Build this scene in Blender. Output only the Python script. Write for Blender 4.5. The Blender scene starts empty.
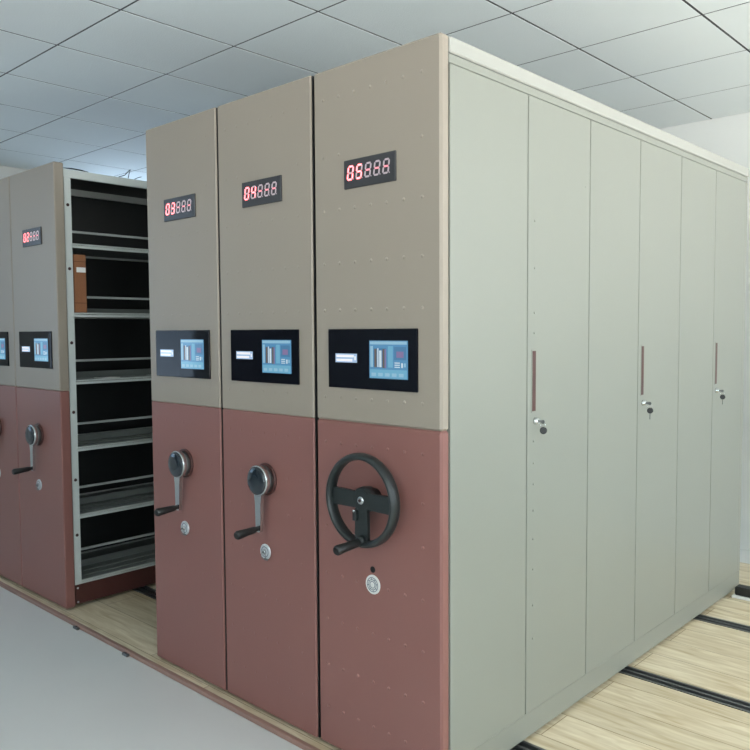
import bpy, math, random
from mathutils import Vector, Matrix
random.seed(7)
C = bpy.context.scene.collection
PI = math.pi

# ------------------------------------------------------------------ materials
def srgb(r, g, b):
    f = lambda c: (c/255/12.92) if c/255 <= .04045 else ((c/255+.055)/1.055)**2.4
    return (f(r), f(g), f(b), 1)

def mat(name, col, rough=.5, metal=0, bump=0, bscale=60, vary=0, vscale=3, coat=0, spec=.5, stretch=None):
    m = bpy.data.materials.new(name); m.use_nodes = True
    nt = m.node_tree; b = nt.nodes['Principled BSDF']
    b.inputs['Base Color'].default_value = col
    b.inputs['Roughness'].default_value = rough
    b.inputs['Metallic'].default_value = metal
    b.inputs['Coat Weight'].default_value = coat
    b.inputs['Specular IOR Level'].default_value = spec
    tc = nt.nodes.new('ShaderNodeTexCoord')
    src = tc.outputs['Object']
    if stretch:
        mp = nt.nodes.new('ShaderNodeMapping'); mp.inputs['Scale'].default_value = stretch
        nt.links.new(src, mp.inputs['Vector']); src = mp.outputs['Vector']
    if vary:
        n = nt.nodes.new('ShaderNodeTexNoise'); n.inputs['Scale'].default_value = vscale
        n.inputs['Detail'].default_value = 5
        r = nt.nodes.new('ShaderNodeMapRange')
        r.inputs['To Min'].default_value = 1-vary; r.inputs['To Max'].default_value = 1+vary
        mx = nt.nodes.new('ShaderNodeMix'); mx.data_type = 'RGBA'; mx.blend_type = 'MULTIPLY'
        mx.inputs[0].default_value = 1; mx.inputs[6].default_value = col
        cb = nt.nodes.new('ShaderNodeCombineColor')
        nt.links.new(src, n.inputs['Vector']); nt.links.new(n.outputs[0], r.inputs['Value'])
        for i in range(3): nt.links.new(r.outputs[0], cb.inputs[i])
        nt.links.new(cb.outputs[0], mx.inputs[7]); nt.links.new(mx.outputs[2], b.inputs['Base Color'])
    if bump:
        n2 = nt.nodes.new('ShaderNodeTexNoise'); n2.inputs['Scale'].default_value = bscale
        n2.inputs['Detail'].default_value = 3
        bp = nt.nodes.new('ShaderNodeBump'); bp.inputs['Strength'].default_value = bump
        bp.inputs['Distance'].default_value = .01
        nt.links.new(src, n2.inputs['Vector']); nt.links.new(n2.outputs[0], bp.inputs['Height'])
        nt.links.new(bp.outputs[0], b.inputs['Normal'])
    return m

def emit(name, col, strength):
    m = bpy.data.materials.new(name); m.use_nodes = True
    b = m.node_tree.nodes['Principled BSDF']
    b.inputs['Base Color'].default_value = (.02, .02, .02, 1)
    b.inputs['Roughness'].default_value = .12
    b.inputs['Emission Color'].default_value = col
    b.inputs['Emission Strength'].default_value = strength
    return m

TAUPE  = mat('taupe_powder_coat', srgb(150, 140, 127), .42, bump=.05, bscale=260, vary=.02)
MAROON = mat('maroon_powder_coat', srgb(136, 92, 85), .40, bump=.05, bscale=260, vary=.03)
MAROON_D = mat('dark_maroon_powder_coat', srgb(76, 42, 38), .42, vary=.04)
DOOR   = mat('grey_green_powder_coat', srgb(138, 140, 131), .36, bump=.04, bscale=240, vary=.015)
CAP    = mat('cap_powder_coat', srgb(164, 164, 157), .40, vary=.02)
FRAME  = mat('light_grey_frame_paint', srgb(196, 202, 198), .45, vary=.03)
SHELF  = mat('grey_shelf_paint', srgb(116, 121, 117), .35, vary=.06, vscale=8)
INNER  = mat('dark_panel_and_shade', srgb(44, 46, 45), .5, vary=.1)  # dark panels, also colour for the darkness behind the open shelves
BLACKGAP = mat('black_gap_shade', srgb(14, 14, 14), .7)  # black in place of the shade inside gaps and hollows
GLASS_BLACK = mat('black_glass', srgb(20, 22, 28), .03, spec=.1)
BEZEL  = mat('display_bezel', srgb(58, 58, 60), .25)
RUBBER = mat('black_rubber', srgb(24, 26, 26), .45, bump=.1, bscale=300)
WHEELP = mat('wheel_plastic', srgb(34, 40, 40), .36, vary=.05, bump=.03, bscale=200)
CHROME = mat('brushed_chrome', srgb(205, 208, 208), .22, metal=1)
CAPBLUE = mat('smoked_cap', srgb(30, 40, 48), .15, coat=.4)
STEEL  = mat('dull_steel', srgb(120, 122, 122), .4, metal=.8)
SCREWD = mat('dark_screw', srgb(60, 34, 34), .5)
WHITEP = mat('white_plastic', srgb(226, 226, 222), .4)
LOCKW  = mat('satin_lock_metal', srgb(212, 216, 220), .3, metal=.5)
LOCKG  = mat('grey_lock_ring', srgb(120, 130, 138), .35, metal=.5)
BROWNB = mat('brown_card', srgb(140, 92, 60), .7, vary=.12, vscale=14, bump=.1, bscale=120)
BROWND = mat('dark_brown_card', srgb(96, 58, 36), .7)
SEG_OFF = emit('unlit_segment_glow', srgb(236, 220, 228), .7)  # unlit white plastic, given a glow to look brighter
SEG_ON = emit('lit_red_segment', (1, .13, .15, 1), 3.6)
SEG_ON.node_tree.nodes['Principled BSDF'].inputs['Base Color'].default_value = (.9, .5, .5, 1)
SEG_DASH = emit('dim_red_segment', (1, .34, .40, 1), 1.5)
LCD_BG = emit('lcd_backlight', srgb(178, 208, 240), 1.0)
LCD_TX = emit('lcd_text_bar', srgb(248, 250, 255), 1.2)
SC_BLUE = emit('screen_blue', srgb(92, 158, 204), 0.90)
SC_TEAL = emit('screen_teal', srgb(120, 190, 222), 0.90)
SC_LIGHT = emit('screen_pale_blue', srgb(160, 208, 232), 0.90)
SC_BROWN = emit('screen_brown', srgb(120, 110, 104), 0.72)
SC_WHITE = emit('screen_white', srgb(214, 232, 240), 1.01)
SC_PINK = emit('screen_pink', srgb(150, 132, 180), 0.80)
SC_DARK = emit('screen_dark_blue', srgb(84, 144, 192), .8)
WALLM  = mat('painted_wall', srgb(214, 216, 212), .8, bump=.05, bscale=90, vary=.02)
WALLE  = mat('brightened_end_wall', srgb(226, 228, 224), .8, bump=.05, bscale=90, vary=.02)  # paler copy of the wall paint, window light put into its colour
TILE   = mat('mineral_fibre_tile', srgb(232, 238, 238), .85, bump=.15, bscale=150, vary=.03, vscale=2)
GRID   = mat('dark_grid_groove', srgb(34, 37, 39), .6)
FLOORM = mat('grey_floor', srgb(214, 215, 212), .45, vary=.05, vscale=1.6, bump=.03, bscale=80)
TRIMM  = mat('reddish_trim', srgb(150, 118, 106), .4, vary=.08)
WINF   = mat('window_frame_paint', srgb(225, 226, 226), .4)
DOORB  = mat('added_dark_door', srgb(52, 38, 32), .5, vary=.1)

def wood():
    m = bpy.data.materials.new('pale_wood_laminate'); m.use_nodes = True
    nt = m.node_tree; b = nt.nodes['Principled BSDF']; b.inputs['Roughness'].default_value = .42
    tc = nt.nodes.new('ShaderNodeTexCoord'); mp = nt.nodes.new('ShaderNodeMapping')
    mp.inputs['Scale'].default_value = (1.6, 14, 4)
    n = nt.nodes.new('ShaderNodeTexNoise'); n.inputs['Scale'].default_value = 2.2; n.inputs['Detail'].default_value = 8
    n.inputs['Distortion'].default_value = .9
    cr = nt.nodes.new('ShaderNodeValToRGB')
    cr.color_ramp.elements[0].position = .3; cr.color_ramp.elements[0].color = srgb(194, 174, 138)
    cr.color_ramp.elements[1].position = .66; cr.color_ramp.elements[1].color = srgb(230, 217, 190)
    br = nt.nodes.new('ShaderNodeTexBrick'); br.offset = .37
    br.inputs['Scale'].default_value = 1; br.inputs['Brick Width'].default_value = 1.2
    br.inputs['Row Height'].default_value = .19; br.inputs['Mortar Size'].default_value = .0018
    br.inputs['Color1'].default_value = (1, 1, 1, 1); br.inputs['Color2'].default_value = (.86, .85, .82, 1)
    br.inputs['Mortar'].default_value = (.45, .38, .3, 1)
    mx = nt.nodes.new('ShaderNodeMix'); mx.data_type = 'RGBA'; mx.blend_type = 'MULTIPLY'; mx.inputs[0].default_value = 1
    L = nt.links.new
    L(tc.outputs['Object'], mp.inputs['Vector']); L(mp.outputs[0], n.inputs['Vector']); L(n.outputs[0], cr.inputs[0])
    L(tc.outputs['Object'], br.inputs['Vector']); L(cr.outputs[0], mx.inputs[6]); L(br.outputs[0], mx.inputs[7])
    L(mx.outputs[2], b.inputs['Base Color'])
    return m
WOOD = wood()

def glassm(name='window_glass', tint=(1, 1, 1, 1)):
    m = bpy.data.materials.new(name); m.use_nodes = True
    nt = m.node_tree; nt.nodes.clear()
    o = nt.nodes.new('ShaderNodeOutputMaterial'); mix = nt.nodes.new('ShaderNodeMixShader')
    t = nt.nodes.new('ShaderNodeBsdfTransparent'); g = nt.nodes.new('ShaderNodeBsdfGlossy')
    t.inputs[0].default_value = tint; g.inputs['Roughness'].default_value = .02; mix.inputs[0].default_value = .06
    nt.links.new(t.outputs[0], mix.inputs[1]); nt.links.new(g.outputs[0], mix.inputs[2]); nt.links.new(mix.outputs[0], o.inputs[0])
    return m
GLASS = glassm(); GLASS_DIM = glassm('dimmed_window_glass', (.50, .57, .65, 1))  # tint added to dim the light through the left windows

# ------------------------------------------------------------------ mesh helper
class MB:
    def __init__(s): s.v = []; s.f = []; s.m = []; s.mats = []; s.sm = []
    def mi(s, m):
        if m not in s.mats: s.mats.append(m)
        return s.mats.index(m)
    def face(s, idx, m, smooth=False): s.f.append(tuple(idx)); s.m.append(s.mi(m)); s.sm.append(smooth)
    def box(s, x0, x1, y0, y1, z0, z1, m):
        b = len(s.v)
        s.v += [(x, y, z) for z in (z0, z1) for y in (y0, y1) for x in (x0, x1)]
        for q in ((0,2,3,1), (4,5,7,6), (0,1,5,4), (2,6,7,3), (0,4,6,2), (1,3,7,5)): s.face([b+i for i in q], m)
        return s
    def rbox(s, x0, x1, y0, y1, z0, z1, m, r=.004):
        """box with chamfered edges (26-face)"""
        b = len(s.v); cs = []
        X = (x0, x1); Y = (y0, y1); Z = (z0, z1); idx = {}
        for i in (0, 1):
            for j in (0, 1):
                for k in (0, 1):
                    sx, sy, sz = (r if i == 0 else -r), (r if j == 0 else -r), (r if k == 0 else -r)
                    for ax, p in (('x', (X[i], Y[j]+sy, Z[k]+sz)), ('y', (X[i]+sx, Y[j], Z[k]+sz)), ('z', (X[i]+sx, Y[j]+sy, Z[k]))):
                        idx[(i, j, k, ax)] = len(s.v); s.v.append(p)
        g = lambda i, j, k, a: idx[(i, j, k, a)]
        for i in (0, 1):
            s.face([g(i,0,0,'x'), g(i,1,0,'x'), g(i,1,1,'x'), g(i,0,1,'x')], m)
            s.face([g(0,i,0,'y'), g(1,i,0,'y'), g(1,i,1,'y'), g(0,i,1,'y')], m)
            s.face([g(0,0,i,'z'), g(1,0,i,'z'), g(1,1,i,'z'), g(0,1,i,'z')], m)
            for j in (0, 1):
                s.face([g(i,j,0,'x'), g(i,j,1,'x'), g(i,j,1,'y'), g(i,j,0,'y')], m)
                s.face([g(i,0,j,'x'), g(i,1,j,'x'), g(i,1,j,'z'), g(i,0,j,'z')], m)
                s.face([g(0,i,j,'y'), g(1,i,j,'y'), g(1,i,j,'z'), g(0,i,j,'z')], m)
                for k in (0, 1): s.face([g(i,j,k,'x'), g(i,j,k,'y'), g(i,j,k,'z')], m)
        return s
    def tube(s, pts, rad, m, n=16, caps=True, squash=None):
        """tube along pts; rad is a number or list"""
        pts = [Vector(p) for p in pts]; R = rad if isinstance(rad, (list, tuple)) else [rad]*len(pts)
        rings = []
        up = None
        for i, p in enumerate(pts):
            d = (pts[min(i+1, len(pts)-1)] - pts[max(i-1, 0)]).normalized()
            if up is None:
                up = Vector((0, 0, 1)) if abs(d.z) < .9 else Vector((1, 0, 0))
            a = d.cross(up).normalized(); c = a.cross(d).normalized(); up = c
            ring = []
            for k in range(n):
                t = 2*PI*k/n; ring.append(len(s.v)); s.v.append(tuple(p + R[i]*(math.cos(t)*a + math.sin(t)*c)))
            rings.append(ring)
        for A, B in zip(rings, rings[1:]):
            for k in range(n): s.face([A[k], A[(k+1) % n], B[(k+1) % n], B[k]], m, True)
        if caps: s.face(rings[0][::-1], m); s.face(rings[-1], m)
        return s
    def disc(s, c, ax, prof, m, n=32):
        """lathe: prof = [(radius, offset along ax)], closed with caps"""
        c = Vector(c); ax = Vector(ax).normalized(); u = ax.orthogonal().normalized(); w = ax.cross(u)
        rings = []
        for r, h in prof:
            ring = []
            for k in range(n):
                t = 2*PI*k/n; ring.append(len(s.v)); s.v.append(tuple(c + ax*h + r*(math.cos(t)*u + math.sin(t)*w)))
            rings.append(ring)
        for A, B in zip(rings, rings[1:]):
            for k in range(n): s.face([A[k], A[(k+1) % n], B[(k+1) % n], B[k]], m, True)
        s.face(rings[0][::-1], m); s.face(rings[-1], m)
        return s
    def torus(s, c, ax, R, r, m, n=56, k=14, flat=1.0):
        c = Vector(c); ax = Vector(ax).normalized(); u = ax.orthogonal().normalized(); w = ax.cross(u); b = len(s.v)
        for i in range(n):
            t = 2*PI*i/n; d = math.cos(t)*u + math.sin(t)*w
            for j in range(k):
                q = 2*PI*j/k; s.v.append(tuple(c + d*(R + r*math.cos(q)) + ax*(r*flat*math.sin(q))))
        for i in range(n):
            for j in range(k):
                s.face([b+i*k+j, b+((i+1) % n)*k+j, b+((i+1) % n)*k+(j+1) % k, b+i*k+(j+1) % k], m, True)
        return s
    def dimple(s, x, y, z, r, h, m, n=10, nrm='y'):
        """low dome on a face whose normal is -y ('y') or +x ('x')"""
        f = (lambda a, b_, d: (x+a, y-d, z+b_)) if nrm == 'y' else (lambda a, b_, d: (x+d, y+a, z+b_))
        rings = []
        for rr, d in ((1, -.0003), (.72, h*.62), (.38, h*.93)):
            ring = []
            for i in range(n):
                t = 2*PI*i/n; ring.append(len(s.v)); s.v.append(f(r*rr*math.cos(t), r*rr*math.sin(t), d))
            rings.append(ring)
        for A, B in zip(rings, rings[1:]):
            for i in range(n): s.face([A[i], A[(i+1) % n], B[(i+1) % n], B[i]], m, True)
        s.face(rings[-1], m, True)
        return s
    def poly(s, pts2, y0, y1, m):
        """prism: xz outline extruded from y0 to y1"""
        b = len(s.v); n = len(pts2)
        s.v += [(x, y0, z) for x, z in pts2] + [(x, y1, z) for x, z in pts2]
        s.face(range(b, b+n), m); s.face(range(b+2*n-1, b+n-1, -1), m)
        for i in range(n): s.face([b+i, b+n+i, b+n+(i+1) % n, b+(i+1) % n], m)
        return s
    def build(s, name, parent=None, loc=None, label=None, kind=None, cat=None, group=None):
        import bmesh
        me = bpy.data.meshes.new(name); me.from_pydata(s.v, [], s.f)
        for m in s.mats: me.materials.append(m)
        me.polygons.foreach_set('material_index', s.m); me.polygons.foreach_set('use_smooth', s.sm)
        bm = bmesh.new(); bm.from_mesh(me); bmesh.ops.recalc_face_normals(bm, faces=bm.faces); bm.to_mesh(me); bm.free()
        me.update()
        o = bpy.data.objects.new(name, me); C.objects.link(o)
        if parent: o.parent = parent
        if loc: o.location = loc
        for k, v in (('label', label), ('kind', kind), ('category', cat), ('group', group)):
            if v: o[k] = v
        return o

def empty(name, loc, label, cat, group=None):
    o = bpy.data.objects.new(name, None); C.objects.link(o); o.location = loc; o.empty_display_size = .1
    o['label'] = label; o['category'] = cat
    if group: o['group'] = group
    return o
def struct(name, mb): return mb.build(name, kind='structure')

# ------------------------------------------------------------------ the room
XL, XR, YF, YB, ZC = -5.326, 3.4, -4.6, 3.573, 2.828
GX, GY = -2.3258, -.0265           # one crossing of the ceiling grid
FZ = -.018                         # grey floor, a little below the wooden deck
struct('floor', MB().box(XL-.2, XR+.2, YF-.2, YB+.2, FZ-.1, FZ, FLOORM))

def wall(name, axis, pos, out, a0, a1, holes, m):
    """wall in plane axis=pos growing towards out; holes = [(a0,a1,z0,z1)]"""
    mb = MB()
    def bx(a, b, z0, z1):
        if b-a < 1e-5 or z1-z0 < 1e-5: return
        lo, hi = sorted((pos, pos+out))
        if axis == 'x': mb.box(lo, hi, a, b, z0, z1, m)
        else: mb.box(a, b, lo, hi, z0, z1, m)
    cur = a0
    for h in sorted(holes):
        bx(cur, h[0], FZ, ZC+.05); bx(h[0], h[1], FZ, h[2]); bx(h[0], h[1], h[3], ZC+.05); cur = h[1]
    bx(cur, a1, FZ, ZC+.05)
    return struct(name, mb)
W1 = (.1, 1.7, .85, 2.76); W2 = (2.0, 3.4, .85, 2.76); W5 = (-2.9, -1.0, .85, 2.76)   # right wall (y ranges)
W6_ADDED = (1.5, 3.3, 1.2, 2.68); W3 = (-2.87, -1.25, .93, 2.7)                                   # left wall; the rear one is unseen, added to light the ceiling
W4_ADDED = (.6, 2.6, .9, 2.76)                                      # front wall (x range), unseen window added to light the fronts
wall('wall_right', 'x', XR, .2, YF-.2, YB+.2, [W1, W2, W5], WALLM)
wall('wall_left', 'x', XL, -.2, YF-.2, YB+.2, [W3, W6_ADDED], WALLM)
wall('wall_front', 'y', YF, -.2, XL, XR, [W4_ADDED], WALLM)
wall('wall_back', 'y', YB, .2, XL, XR, [], WALLE)

def window(n, axis, pos, out, h):
    a0, a1, z0, z1 = h; e = .05
    fr = MB(); gl = MB()
    def bx(mb, a, b, zz0, zz1, d0, d1, m):
        lo, hi = sorted((pos+out*d0, pos+out*d1))
        if axis == 'x': mb.box(lo, hi, a, b, zz0, zz1, m)
        else: mb.box(a, b, lo, hi, zz0, zz1, m)
    mid = (a0+a1)/2
    for a, b, c, d in ((a0, a1, z0, z0+e), (a0, a1, z1-e, z1), (a0, a0+e, z0+e, z1-e), (a1-e, a1, z0+e, z1-e), (mid-.025, mid+.025, z0+e, z1-e)):
        bx(fr, a, b, c, d, .05, .11, WINF)
    bx(gl, a0+e, a1-e, z0+e, z1-e, .078, .082, GLASS_DIM if n in (3, 6) else GLASS)
    o = fr.build('window_%d' % n, kind='structure'); gl.build('pane', o)
    L = bpy.data.lights.new('daylight', 'AREA'); L.shape = 'RECTANGLE'; L.size = a1-a0; L.size_y = z1-z0
    L.cycles.is_portal = True
    lo = bpy.data.objects.new('daylight', L); C.objects.link(lo)
    p = pos+out*.15; m_ = (a0+a1)/2, (z0+z1)/2
    if axis == 'x':
        lo.location = (p, m_[0], m_[1]); d = Vector((-out, 0, 0))
    else:
        lo.location = (m_[0], p, m_[1]); d = Vector((0, -out, 0))
    lo.rotation_euler = d.to_track_quat('-Z', 'Y').to_euler()
window(1, 'x', XR, 1, W1); window(2, 'x', XR, 1, W2); window(5, 'x', XR, 1, W5)
window(3, 'x', XL, -1, W3); window(6, 'x', XL, -1, W6_ADDED); window(4, 'y', YF, -1, W4_ADDED)
# added dark door on the left wall, made up to darken panel reflections
door = MB().box(XL, XL+.04, -4.55, -2.98, FZ, 2.3, DOORB); o = struct('added_door_1', door)
MB().tube([(XL+.08, -3.70, 1.0), (XL+.08, -3.70, 1.25)], .012, STEEL).build('door_handle', o)

# ceiling: fibre tiles with dark grooves between them
cl = MB(); cl.box(XL-.2, XR+.2, YF-.2, YB+.2, ZC+.0015, ZC+.06, GRID)
g = .0062; gy = .0052
i0 = math.floor((XL-GX)/.6)
for i in range(i0, i0+17):
    for j in range(-8, 7):
        x0 = max(GX+i*.6+g, XL); x1 = min(GX+(i+1)*.6-g, XR); y0 = max(GY+j*.6+gy, YF); y1 = min(GY+(j+1)*.6-gy, YB)
        if x1-x0 < .02 or y1-y0 < .02: continue
        cl.box(x0, x1, y0, y1, ZC, ZC+.003, TILE)
struct('ceiling', cl)

# wooden deck that carries the rails, in strips between the rails
RAILS = (.45, 1.275, 2.095)
DX0, DX1, DY0, DY1 = -4.6, 2.6, -.028, 3.2
dk = MB(); y = DY0
for ry in RAILS + (None,):
    e = DY1 if ry is None else ry-.042
    dk.box(DX0, DX1, y, e, FZ, 0, WOOD)
    if ry is not None: y = ry+.042
dk.build('wooden_deck', label='pale wood laminate deck under the shelving, its long planks cut by the steel rails', cat='deck')
tr = MB().rbox(DX0, DX1, DY0-.020, DY0, FZ, .002, TRIMM, .002); struct('trim_1', tr)
for k, x in enumerate((-2.237, -1.765)):
    c = MB(); c.rbox(x-.022, x+.022, DY0-.036, DY0-.0205, FZ, -.006, STEEL, .002).disc((x, DY0-.028, -.0062), (0, 0, 1), [(.005, 0), (.005, .002)], SCREWD, 10)
    c.build('fixing_clip', label=('small grey metal clip at the deck edge, nearer the open shelving unit', 'small grey metal clip at the deck edge, nearer the 03 unit')[k], cat='clip', group='clips along the deck edge')
for k, ry in enumerate(RAILS):
    r = MB(); r.box(DX0, DX1, ry-.041, ry+.041, FZ, -.012, STEEL)
    for a in (-.041, .029): r.box(DX0, DX1, ry+a, ry+a+.012, -.012, .003, STEEL)
    r.box(DX0, DX1, ry-.006, ry+.006, -.012, .003, STEEL)
    for a in (-.029, .006): r.box(DX0, DX1, ry+a, ry+a+.023, -.012, -.010, BLACKGAP)
    r.build('floor_rail', label=('twin-groove steel floor rail nearest the front panels', 'twin-groove steel floor rail in the middle of the deck', 'twin-groove steel floor rail crossing the deck at the rear')[k], cat='rail', group='rails sunk in the wooden deck')

# ------------------------------------------------------------------ seven-segment digits
SEGS = {'0': 'abcdef', '2': 'abged', '3': 'abgcd', '4': 'fgbc', '5': 'afgcd', '-': 'g', '1': 'bc'}
def digit(ch, x, z, w, h, y, on):
    """x,z centre; slanted digit, segments 1 mm proud of the bezel"""
    mb = MB(); t = .0056; sl = .14
    hw, hh = w/2, h/2
    S = {'a': ((-hw, hh), (hw, hh)), 'g': ((-hw, 0), (hw, 0)), 'd': ((-hw, -hh), (hw, -hh)),
         'f': ((-hw, 0), (-hw, hh)), 'b': ((hw, 0), (hw, hh)), 'e': ((-hw, -hh), (-hw, 0)), 'c': ((hw, -hh), (hw, 0))}
    for k, (p, q) in S.items():
        m = on if k in SEGS[ch] else SEG_OFF
        horiz = p[1] == q[1]; gp = .0012
        if horiz: pts = [(p[0]+gp, p[1]), (p[0]+gp+t/2, p[1]+t/2), (q[0]-gp-t/2, q[1]+t/2), (q[0]-gp, q[1]), (q[0]-gp-t/2, q[1]-t/2), (p[0]+gp+t/2, p[1]-t/2)]
        else: pts = [(p[0], p[1]+gp), (p[0]+t/2, p[1]+gp+t/2), (q[0]+t/2, q[1]-gp-t/2), (q[0], q[1]-gp), (q[0]-t/2, q[1]-gp-t/2), (p[0]-t/2, p[1]+gp+t/2)]
        mb.poly([(x+a+b*sl, z+b) for a, b in pts], y-.001, y+.0005, m)
    dx = x+hw+.0052-hh*sl
    mb.poly([(dx-.0016, z-hh-.0016), (dx+.0016, z-hh-.0016), (dx+.0016, z-hh+.0016), (dx-.0016, z-hh+.0016)], y-.001, y+.0005, SEG_OFF)
    return mb

# ------------------------------------------------------------------ shelving units
H = 2.30; ZT = 1.144; PT = .040; LEN = 2.662
YD = .0384; DP = .4303            # door row start and pitch
LIPS = (1.900, 1.545, 1.195, .845, .490, .140)

def front(root, x0, x1, num, dimple_cols=(), dh=.0012, skip=(), seed=0):
    """front end panel with display, glass control panel; local x from the unit origin"""
    up = MB().rbox(x0, x1, 0, PT, ZT, H, TAUPE, .007 if num == '05' else .0045)
    lo = MB().rbox(x0, x1, 0, PT, .012, ZT, MAROON, .007 if num == '05' else .0045)
    cx = (x0+x1)/2
    for z in (2.203, 2.016, 1.839, 1.665, 1.511, 1.223, 1.07, .918, .783, .62, .46, .30, .15):
        for x in dimple_cols:
            if abs(x-cx) < .135 and 1.87 < z < 2.02: continue
            if any(a < x < b and c < z < d for a, b, c, d in skip): continue
            (up if z > ZT else lo).dimple(x, 0, z, .0062, dh, TAUPE if z > ZT else MAROON)
    up.build('upper_panel', root, label='taupe grey upper part of the front panel'); lo.build('lower_panel', root, label='maroon lower part of the front panel')
    # display
    dc = cx + (-.012 if num == '05' else .001)
    d = MB().rbox(dc-.111, dc+.111, -.006, .002, 1.899, 1.990, BEZEL, .002).build('number_display', root)
    for k, ch in enumerate(num+'---'):
        on = SEG_ON if k < 2 else SEG_DASH
        digit(ch, dc-.080+.0385*k, 1.9475, .0215, .041, -.006, on).build('digit', d)
    # control panel
    sc = cx + (-.010 if num == '05' else 0)
    a = sc-.193
    c = MB().rbox(a, a+.386, -.006, .002, 1.256, 1.449, GLASS_BLACK, .0015).build('control_panel', root)
    l = MB().box(a+.036, a+.134, -.0072, -.0055, 1.340, 1.369, LCD_BG)
    l.box(a+.041, a+.120, -.0076, -.0071, 1.3575, 1.365, LCD_TX).box(a+.041, a+.114, -.0076, -.0071, 1.344, 1.3515, LCD_TX)
    l.box(a+.124, a+.129, -.0076, -.0071, 1.348, 1.361, LCD_TX)
    l.build('text_display', c)
    s = MB(); X0, X1, Z0, Z1 = a+.190, a+.350, 1.293, 1.412
    s.box(X0, X1, -.0072, -.0055, Z0, Z1, SC_BLUE)
    y0, y1 = -.0078, -.0070
    def r(u0, u1, v0, v1, m, n=0): s.box(X0+u0*(X1-X0), X0+u1*(X1-X0), y0-n*.0004, y1, Z0+v0*(Z1-Z0), Z0+v1*(Z1-Z0), m)
    r(.02, .98, .90, .98, SC_LIGHT); r(.02, .98, .02, .24, SC_TEAL); r(.03, .10, .30, .86, SC_LIGHT)
    r(.12, .46, .28, .80, SC_DARK); r(.14, .20, .30, .78, SC_BROWN, 1); r(.22, .25, .30, .80, SC_WHITE, 1)
    r(.27, .33, .30, .74, SC_WHITE, 1); r(.36, .41, .28, .78, SC_BROWN, 1); r(.42, .45, .28, .78, SC_PINK, 1)
    r(.50, .62, .30, .86, SC_TEAL); r(.66, .96, .50, .84, SC_DARK); r(.72, .90, .56, .72, SC_PINK, 1)
    for q in range(3): r(.67, .80, .30+.055*q, .325+.055*q, SC_WHITE); 
    r(.84, .88, .30, .42, SC_WHITE); r(.91, .95, .32, .42, SC_LIGHT)
    for q in range(5): r(.06+.18*q, .18+.18*q, .06, .15, SC_LIGHT, 1)
    s.build('touch_screen', c)
    return cx

def crank(root, cx):
    z = .900; x = cx+.002
    k = MB(); ax = (0, -1, 0)
    k.disc((x, 0, z), ax, [(.060, -.001), (.060, .005), (.057, .008)], MAROON_D)
    k.disc((x, 0, z), ax, [(.052, .006), (.053, .024), (.052, .026)], STEEL)
    k.disc((x, 0, z), ax, [(.054, .0265), (.0565, .029), (.0565, .043), (.054, .046)], CHROME)
    o = k.build('crank_handle', root, label='chrome crank')
    a = MB()
    pts = [(x-.024, z-.03), (x+.024, z-.03), (x+.0160, z-.085), (x+.0135, z-.176), (x+.008, z-.190), (x-.008, z-.190), (x-.0135, z-.176), (x-.0160, z-.085)]
    a.poly(pts, -.042, -.028, CHROME); a.build('crank_arm', o)
    MB().disc((x, 0, z), ax, [(.0505, .0455), (.0505, .049), (.044, .0525), (.022, .054)], CAPBLUE).build('hub_cap', o, label='dark smoked round cap')
    MB().tube([(x, -.041, z-.176), (x, -.052, z-.177), (x, -.060, z-.178), (x, -.09, z-.180), (x, -.134, z-.183), (x, -.142, z-.184)], [.009, .009, .0125, .0135, .0165, .012], RUBBER, 18).build('grip', o, label='black tapered grip')
    # escutcheon lock
    lz = .628; lx = cx-.006
    l = MB().disc((lx, 0, lz), ax, [(.029, -.001), (.029, .003), (.027, .005)], LOCKW)
    l.torus((lx, -.005, lz), ax, .019, .0016, LOCKG, 28, 8)
    l.disc((lx, 0, lz), ax, [(.010, .004), (.010, .013), (.009, .014)], CHROME, 20)
    lo = l.build('lock', root)
    MB().box(lx-.0012, lx+.0012, -.020, -.0135, lz-.004, lz+.004, STEEL).torus((lx+.010, -.020, lz-.010), (0, 1, 0), .013, .0012, STEEL, 20, 6).rbox(lx+.014, lx+.034, -.022, -.018, lz-.024, lz-.016, STEEL, .001).build('key', lo)

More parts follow.
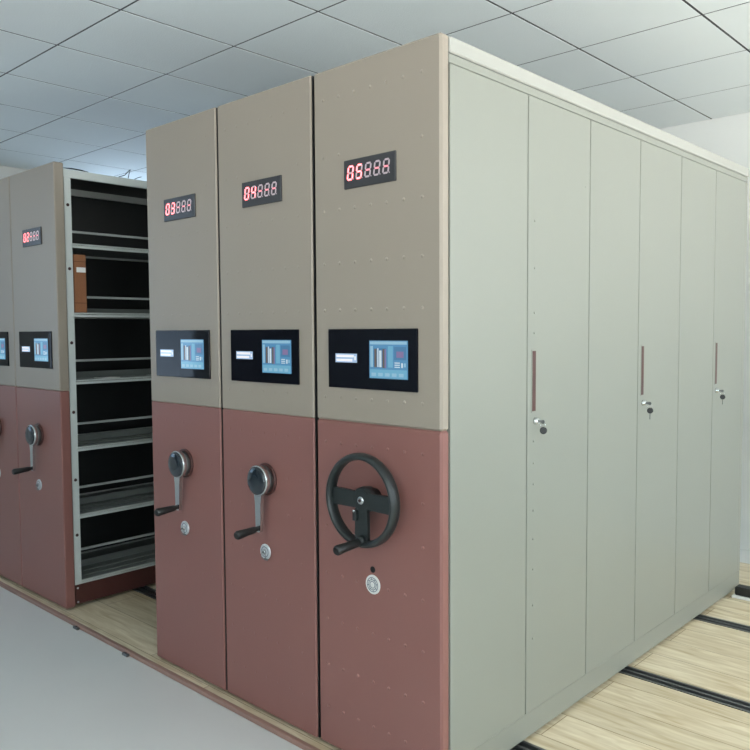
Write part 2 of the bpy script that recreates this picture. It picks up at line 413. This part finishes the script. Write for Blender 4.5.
def shelves(root, x0, x1):
    """open double-sided shelf body behind the front panel"""
    mid = (x0+x1)/2
    ys = [PT+.004, PT+.004+.866, PT+.004+1.732, LEN-.045]
    up = 0
    for k, y in enumerate(ys):
        for sx in (0, 1):
            xa = x1-.012 if sx else x0; xb = x1 if sx else x0+.012
            p = MB().box(xa, xb, y, y+.036, .1225, 2.2315, FRAME)
            if k == 0 and sx:
                pass
            po = p.build('post', root)
            if sx and k == 0:
                for z in (2.093, 1.769, 1.389, 1.03, .676, .385):
                    MB().disc((x1, y+.018, z), (1, 0, 0), [(.0085, -.001), (.008, .002), (.004, .003)], SCREWD, 14).build('screw', po)
        d = MB()
        d.box(x0+.012, x1-.012, y+.016, y+.024, .12, 2.268, INNER)
        dd = d
        for z in [0.25+.117*i for i in range(17)]:                 # slot plates on both faces
            for xx in (x1-.10, x0+.06):
                dd.box(xx, xx+.035, y+.0155, y+.0245, z, z+.02, BLACKGAP)
        dd.build('upright_panel', root)
    MB().box(x1-.02, x1, PT, LEN, 2.232, 2.272, FRAME).box(x0, x0+.02, PT, LEN, 2.232, 2.272, FRAME).box(x0+.02, x1-.02, LEN-.02, LEN, 2.232, 2.272, FRAME).build('top_rail', root)
    MB().box(x0, x1, PT, LEN, .020, .122, MAROON_D).build('plinth', root, label='dark maroon plinth')
    for z in (.104, .030): MB().disc((x1, .070, z), (1, 0, 0), [(.006, -.001), (.005, .002)], LOCKW, 12).build('screw', root)
    MB().box(x0+.002, x1-.002, PT, LEN, 2.268, 2.2715, FRAME).box(x0+.02, x1-.02, PT, LEN, 2.2675, 2.268, INNER).build('roof_sheet', root)
    for z in LIPS:
        for k in range(3):
            ya = ys[k]+.026; yb = ys[k+1]+.014
            s = MB()
            lipa = ya-.004 if k else ys[k]+.041
            s.box(x0+.003, x1-.003, ya, yb, z-.010, z-.006, SHELF)
            s.box(x0+.003, x0+.006, ya, yb, z-.022, z, FRAME).box(x1-.006, x1-.003, ya, yb, z-.022, z, FRAME)
            s.box(x0+.006, x0+.018, ya, yb, z-.010, z, FRAME).box(x1-.018, x1-.006, ya, yb, z-.0098, z, FRAME)
            for q in (.09, .17): s.box(x1-q, x1-q+.004, ya, yb, z-.006, z-.002, SHELF)
            so = s.build('shelf', root)
            b = MB()
            b.box(mid-.006, mid+.006, ya, yb, z+.086, z+.098, FRAME)
            b.box(mid-.003, mid+.003, ya, yb, z-.006, z+.03, SHELF)
            b.build('back_stop', so)
    for ry in RAILS:
        for xx in (x0+.10, x1-.10):
            for a in (-.0175,.0175):
                MB().disc((xx, ry+a, .0215-.0095+.012-.0015), (0, 1, 0), [(.032, -.008), (.032, .008)], STEEL, 20).build('wheel', root)

def unit(x0, x1, num, label, **kw):
    root = empty('shelving_unit', (x1, 0, 0), label, 'shelving unit', 'mobile shelving units in a row')
    return root

# 05: closed cabinet face on the right
W5_ = .542
u5 = unit(-W5_, 0, '05', 'nearest shelving unit, display reading 05, black hand wheel and long row of grey-green doors')
cols = (-.495, -.422, -.352, -.281, -.214, -.144, -.072)
wx, wz, wy = -.269, .911, -.062
front(u5, -W5_, 0, '05', cols, .0030, skip=[(wx-.13, wx+.13, wz-.13, wz+.10), (-.33, -.23, .55, .70), (-.50, -.08, 1.24, 1.46)])
# body
b = MB().box(-W5_+.004, -.020, PT, LEN-.002, .105, H-.055, DOOR)
b.box(-.0202, -.0194, PT+.0, LEN-.05, .109, 2.2215, BLACKGAP)  # black sheet colours in the shade seen through the door gaps
b.build('cabinet_body', u5)
MB().rbox(-W5_+.004, -.004, PT, LEN, .020, .108, DOOR, .002).build('plinth', u5)
MB().rbox(-W5_+.002, -.002, PT, LEN, 2.2225, 2.250, DOOR, .002).build('top_rail', u5)
MB().rbox(-W5_-.0, .002, PT, LEN+.002, 2.2515, H-.002, CAP, .004).build('top_cap', u5)
MB().rbox(-.020, -.002, YD+6*DP+.002, LEN, .1095, 2.2205, DOOR, .002).build('end_post', u5)
for k in range(6):
    ya = YD+k*DP+.0026+(.002 if k == 0 else 0); yb = YD+(k+1)*DP-.0026
    d = MB().rbox(-.019, 0, ya, yb, .1105, 2.2200, DOOR, .0015)
    if k == 1:
        for z in (1.81, 1.652, 1.501, 1.432, 1.061, .985, .912, .82, .72, .614, .487, .369):
            d.dimple(0, YD+DP+.043, z, .0056, .0032, DOOR, nrm='x')
        d.dimple(0, YD+DP+.395, 1.969, .0030, .0018, DOOR, nrm='x')
    do = d.build('door', u5)
    if k % 2:
        yc = YD+k*DP+.039
        h = MB()
        h.rbox(-.001, .0025, yc-.014, yc+.014, 1.160, 1.376, DOOR, .001)
        h.rbox(.0015, .0040, yc-.0105, yc+.0105, 1.165, 1.371, MAROON_D, .001)
        h.build('pull_handle', do, label='maroon recessed pull strip')
        ky = yc+.012; kz = 1.130
        l = MB().disc((0, ky, kz), (1, 0, 0), [(.0125, -.001), (.0125, .004), (.010, .008), (.009, .016)], CHROME, 22)
        l.build('lock', do)
        kk = MB().box(.015, .027, ky-.0012, ky+.0012, kz-.004, kz+.004, STEEL)
        kk.disc((.031, ky, kz-.001), (0, 1, 0), [(.007, -.0015), (.007, .0015)], STEEL, 16)
        kk.torus((.031, ky, kz-.012), (.2, 1, 0), .010, .0009, CHROME, 22, 6)
        kk.disc((.032, ky+.002, kz-.031), (.55, -.8, .25), [(.009, -.0035), (.0125, -.003), (.0125, .003), (.009, .0035)], RUBBER, 14)
        if k > 1: kk.box(.0305, .0335, ky, ky+.004, kz-.068, kz-.043, STEEL)
        kk.build('key', do, label='key with a second black-headed key hanging from it')
# hand wheel
ax = (0, -1, 0)
w = MB().torus((wx, wy, wz), ax, .1385, .0115, WHEELP, 72, 18, 1.9)
wo = w.build('hand_wheel', u5, label='black hand wheel rim')
for ang in (0, 180, 270):
    t = math.radians(ang); dx, dz = math.cos(t), math.sin(t); px, pz = -dz, dx
    def P_(r_, s_): return (wx+dx*r_+px*s_, wz+dz*r_+pz*s_)
    s = MB().poly([P_(.028, -.026), P_(.128, -.028), P_(.135, -.030), P_(.135, .030), P_(.128, .028), P_(.028, .026)], wy-.004, wy+.008, WHEELP)
    s.build('spoke', wo)
hb = MB().disc((wx, 0, wz), ax, [(.030, -.001), (.030, .022), (.040, .026), (.042, .046), (.040, .062), (.032, .065), (.030, .066)], WHEELP, 40)
hb.torus((wx, -.0635, wz), ax, .0345, .003, WHEELP, 40, 8)
hb.build('hub', wo)
bt = MB().disc((wx, 0, wz), ax, [(.014, .065), (.014, .069), (.010, .072)], CHROME, 24).disc((wx, -.072, wz), ax, [(.005, 0), (.005, .002)], SCREWD, 6)
bt.build('centre_bolt', wo, label='bright steel centre bolt')
ln = MB().rbox(wx-.028, wx-.012, -.078, -.064, wz-.066, wz-.032, WHEELP, .002).disc((wx-.020, -.073, wz-.034), ax, [(.004, 0), (.004, .008)], CHROME, 12)
ln.build('release_catch', wo)
gx_ = wx+.002; gz = wz-.130
gp = MB().disc((gx_, -.062, gz+.002), ax, [(.017, 0), (.017, .014), (.012, .018)], WHEELP, 24)
gp.tube([(gx_, -.078, gz+.001), (gx_, -.084, gz), (gx_, -.094, gz-.001), (gx_-.001, -.135, gz-.004), (gx_-.002, -.172, gz-.007), (gx_-.002, -.178, gz-.008)], [.009, .013, .0135, .0145, .0160, .012], RUBBER, 20)
gp.build('grip', wo, label='black rubber grip')
# key hole and round plate below the wheel
MB().disc((-.281, 0, .673), ax, [(.0105, -.001), (.0105, .0015), (.0085, .0018)], BLACKGAP, 20).build('keyhole', u5)
rp = MB().disc((-.280, 0, .624), ax, [(.0315, -.001), (.0315, .002), (.0295, .0035)], WHITEP, 36)
for R_ in (.023, .0165, .011): rp.torus((-.280, -.0036, .624), ax, R_, .0013, LOCKG, 34, 8)
rp.disc((-.280, 0, .624), ax, [(.007, .003), (.007, .006), (.005, .007)], WHITEP, 20)
for t in range(8):
    a_ = t*PI/4+.2; c_, s_ = math.cos(a_), math.sin(a_)
    rp.disc((-.280+c_*.0197, -.0036, .624+s_*.0197), ax, [(.0018, 0), (.0018, .0009)], LOCKG, 8)
rp.build('round_lock_plate', u5, label='round white ringed lock plate')
for ry in RAILS:
    for xx in (-W5_+.1, -.1):
        for a in (-.0175,.0175):
            MB().disc((xx, ry+a, .0225), (0, 1, 0), [(.032, -.008), (.032, .008)], STEEL, 20).build('wheel', u5)

DC = [c/.545 for c in cols]
def crank_unit(x0, x1, num, label, dh, dimples=True, closed=False):
    global PT
    PT = .052; r = unit(x0, x1, num, label); w_ = x1-x0
    cx = front(r, -w_, 0, num, [c*w_ for c in DC] if dimples else (), dh,
               skip=[(-w_/2-.20, -w_/2+.20, 1.24, 1.46), (-w_/2-.07, -w_/2+.07, .56, .97)])
    if num in '0304': MB().box(-.0005, .0055, .0065, .030, .014, H-.003, RUBBER).build('gap_shade_strip', r)  # added black strip, stands in for the shade between units
    crank(r, cx)
    if closed: MB().box(-w_+.012, -.006, PT, LEN, .02, 2.272, INNER).build('cabinet_body', r)  # added dark box, darkness behind the open shelves put into colour
    else: shelves(r, -w_+.012, -.010)
    return r
u4 = crank_unit(-1.081, -.5555, '04', 'shelving unit directly left of the hand wheel unit, display reading 04, chrome crank', .0011)
u3 = crank_unit(-1.594, -1.0945, '03', 'shelving unit with display reading 03, at the right side of the open aisle', .0006)
MB().rbox(-.5045, -.5015, .004, .022, 2.195, 2.272, WHITEP, .001).build('edge_clip', u3, label='small white strip on the top left edge')
u2 = crank_unit(-2.459-.532, -2.459, '02', 'shelving unit with display reading 02 and open grey shelves facing the aisle', .0005, False)
u1 = crank_unit(-3.53, -2.998, '01', 'leftmost shelving unit, only its right edge showing beside the 02 unit', .0005, False, True)

# archive box on the second shelf of 02
bx0, bx1 = -2.459-.245, -2.459-.018; zb = 1.5455
ab = empty('archive_box', ((bx0+bx1)/2, .134, zb), 'brown cardboard archive box standing on the second shelf of the 02 unit', 'box')
s = MB(); L_ = (bx1-bx0)/2
s.rbox(-L_, L_, -.034, .034, 0, .300, BROWNB, .003)
s.build('box_body', ab)
MB().box(L_-.0002, L_+.0006, -.0335, .0335, .048, .051, BROWND).box(L_-.0002, L_+.0006, -.0335, .0335, .262, .265, BROWND).build('fold_line', ab)
MB().rbox(L_, L_+.0012, -.020, .030, .208, .234, WHITEP, .0004).build('paper_label', ab, label='white paper label')
# paper slips on the third shelf
for k, (yy, xx, rz) in enumerate(((.30, -.075, .12), (.62, -.085, -.08))):
    p_ = MB()
    p_.rbox(-.04, .04, -.055, .055, 0, .0025, FRAME if k else WHITEP, .0008)
    p_.box(-.03, .03, -.045, -.02, .0025, .0029, LOCKG)
    o = p_.build('label_card', loc=(-2.459+xx, yy, 1.1955), label=('pale label card lying on the third shelf of the 02 unit, nearer its front', 'grey label card lying on the third shelf of the 02 unit, farther back')[k], cat='card', group='cards lying on the third shelf')
    o.rotation_euler = (0, 0, rz)
# short dark raised streak and loose wire on top of 02
MB().tube([(-2.468, .055, 2.2765), (-2.470, .10, 2.279), (-2.472, .15, 2.278), (-2.47, .19, 2.2745)], [.0012, .0035, .0035, .0012], RUBBER, 8).build('dark_streak', label='short dark cable lying on the top edge of the 02 unit, by its front panel', cat='streak')
wr = MB(); X = -2.475
wr.tube([(X, .365, 2.2745), (X, .40, 2.288), (X, .425, 2.315), (X+.003, .432, 2.322), (X+.004, .424, 2.300), (X, .420, 2.2745)], .0022, RUBBER, 8)
wr.tube([(X, .458, 2.2745), (X, .48, 2.286), (X, .50, 2.293)], .0018, RUBBER, 8)
wr.build('loose_wire', label='thin dark bent wire sticking up from the top of the 02 unit', cat='wire')
# black stop at the far rail end
st = empty('rail_stop', (.045, 2.535, 0), 'black rubber stop block on a white foot beside the far end of the door row', 'stop block')
MB().rbox(-.035, .06, -.035, .035, 0.0005, .014, WHITEP, .002).build('foot', st)
MB().rbox(-.025, .06, -.020, .045, .0145, .060, RUBBER, .005).build('buffer', st)

# ------------------------------------------------------------------ daylight
wd = bpy.data.worlds.new('World'); bpy.context.scene.world = wd; wd.use_nodes = True
nt = wd.node_tree; bg = nt.nodes['Background']
tc = nt.nodes.new('ShaderNodeTexCoord'); sx = nt.nodes.new('ShaderNodeSeparateXYZ'); cr = nt.nodes.new('ShaderNodeValToRGB')
mr = nt.nodes.new('ShaderNodeMapRange'); mr.inputs[1].default_value = -1; mr.inputs[2].default_value = 1
cr.color_ramp.elements[0].position = .46; cr.color_ramp.elements[0].color = (1.0, .99, .97, 1)      # unseen ground glow, made brighter than the sky to light the ceiling
cr.color_ramp.elements[1].position = .52; cr.color_ramp.elements[1].color = (.40, .46, .50, 1)      # hazy sky
nt.links.new(tc.outputs['Generated'], sx.inputs[0]); nt.links.new(sx.outputs[2], mr.inputs[0]); nt.links.new(mr.outputs[0], cr.inputs[0])
nt.links.new(cr.outputs[0], bg.inputs[0]); bg.inputs[1].default_value = 16

# ------------------------------------------------------------------ camera (solved from the photograph)
r = Vector((0.73231045, 0.68094442, -0.00600853)); u = Vector((-0.03454161, 0.04595643, 0.99834607)); fw = Vector((-0.68009432, 0.73089172, -0.05717529))
cam = bpy.data.cameras.new('camera'); co = bpy.data.objects.new('camera', cam); C.objects.link(co)
M = Matrix((( r.x, u.x, -fw.x, 1.4176), (r.y, u.y, -fw.y, -1.8100), (r.z, u.z, -fw.z, 1.4444), (0, 0, 0, 1)))
co.matrix_world = M
cam.sensor_width = 36; cam.sensor_fit = 'HORIZONTAL'; cam.lens = 780.786/750*36; cam.clip_start = .02
bpy.context.scene.camera = co
vs = bpy.context.scene.view_settings
vs.view_transform = 'Standard'; vs.look = 'None'; vs.gamma = 1; vs.use_curve_mapping = False; vs.exposure = -0.29
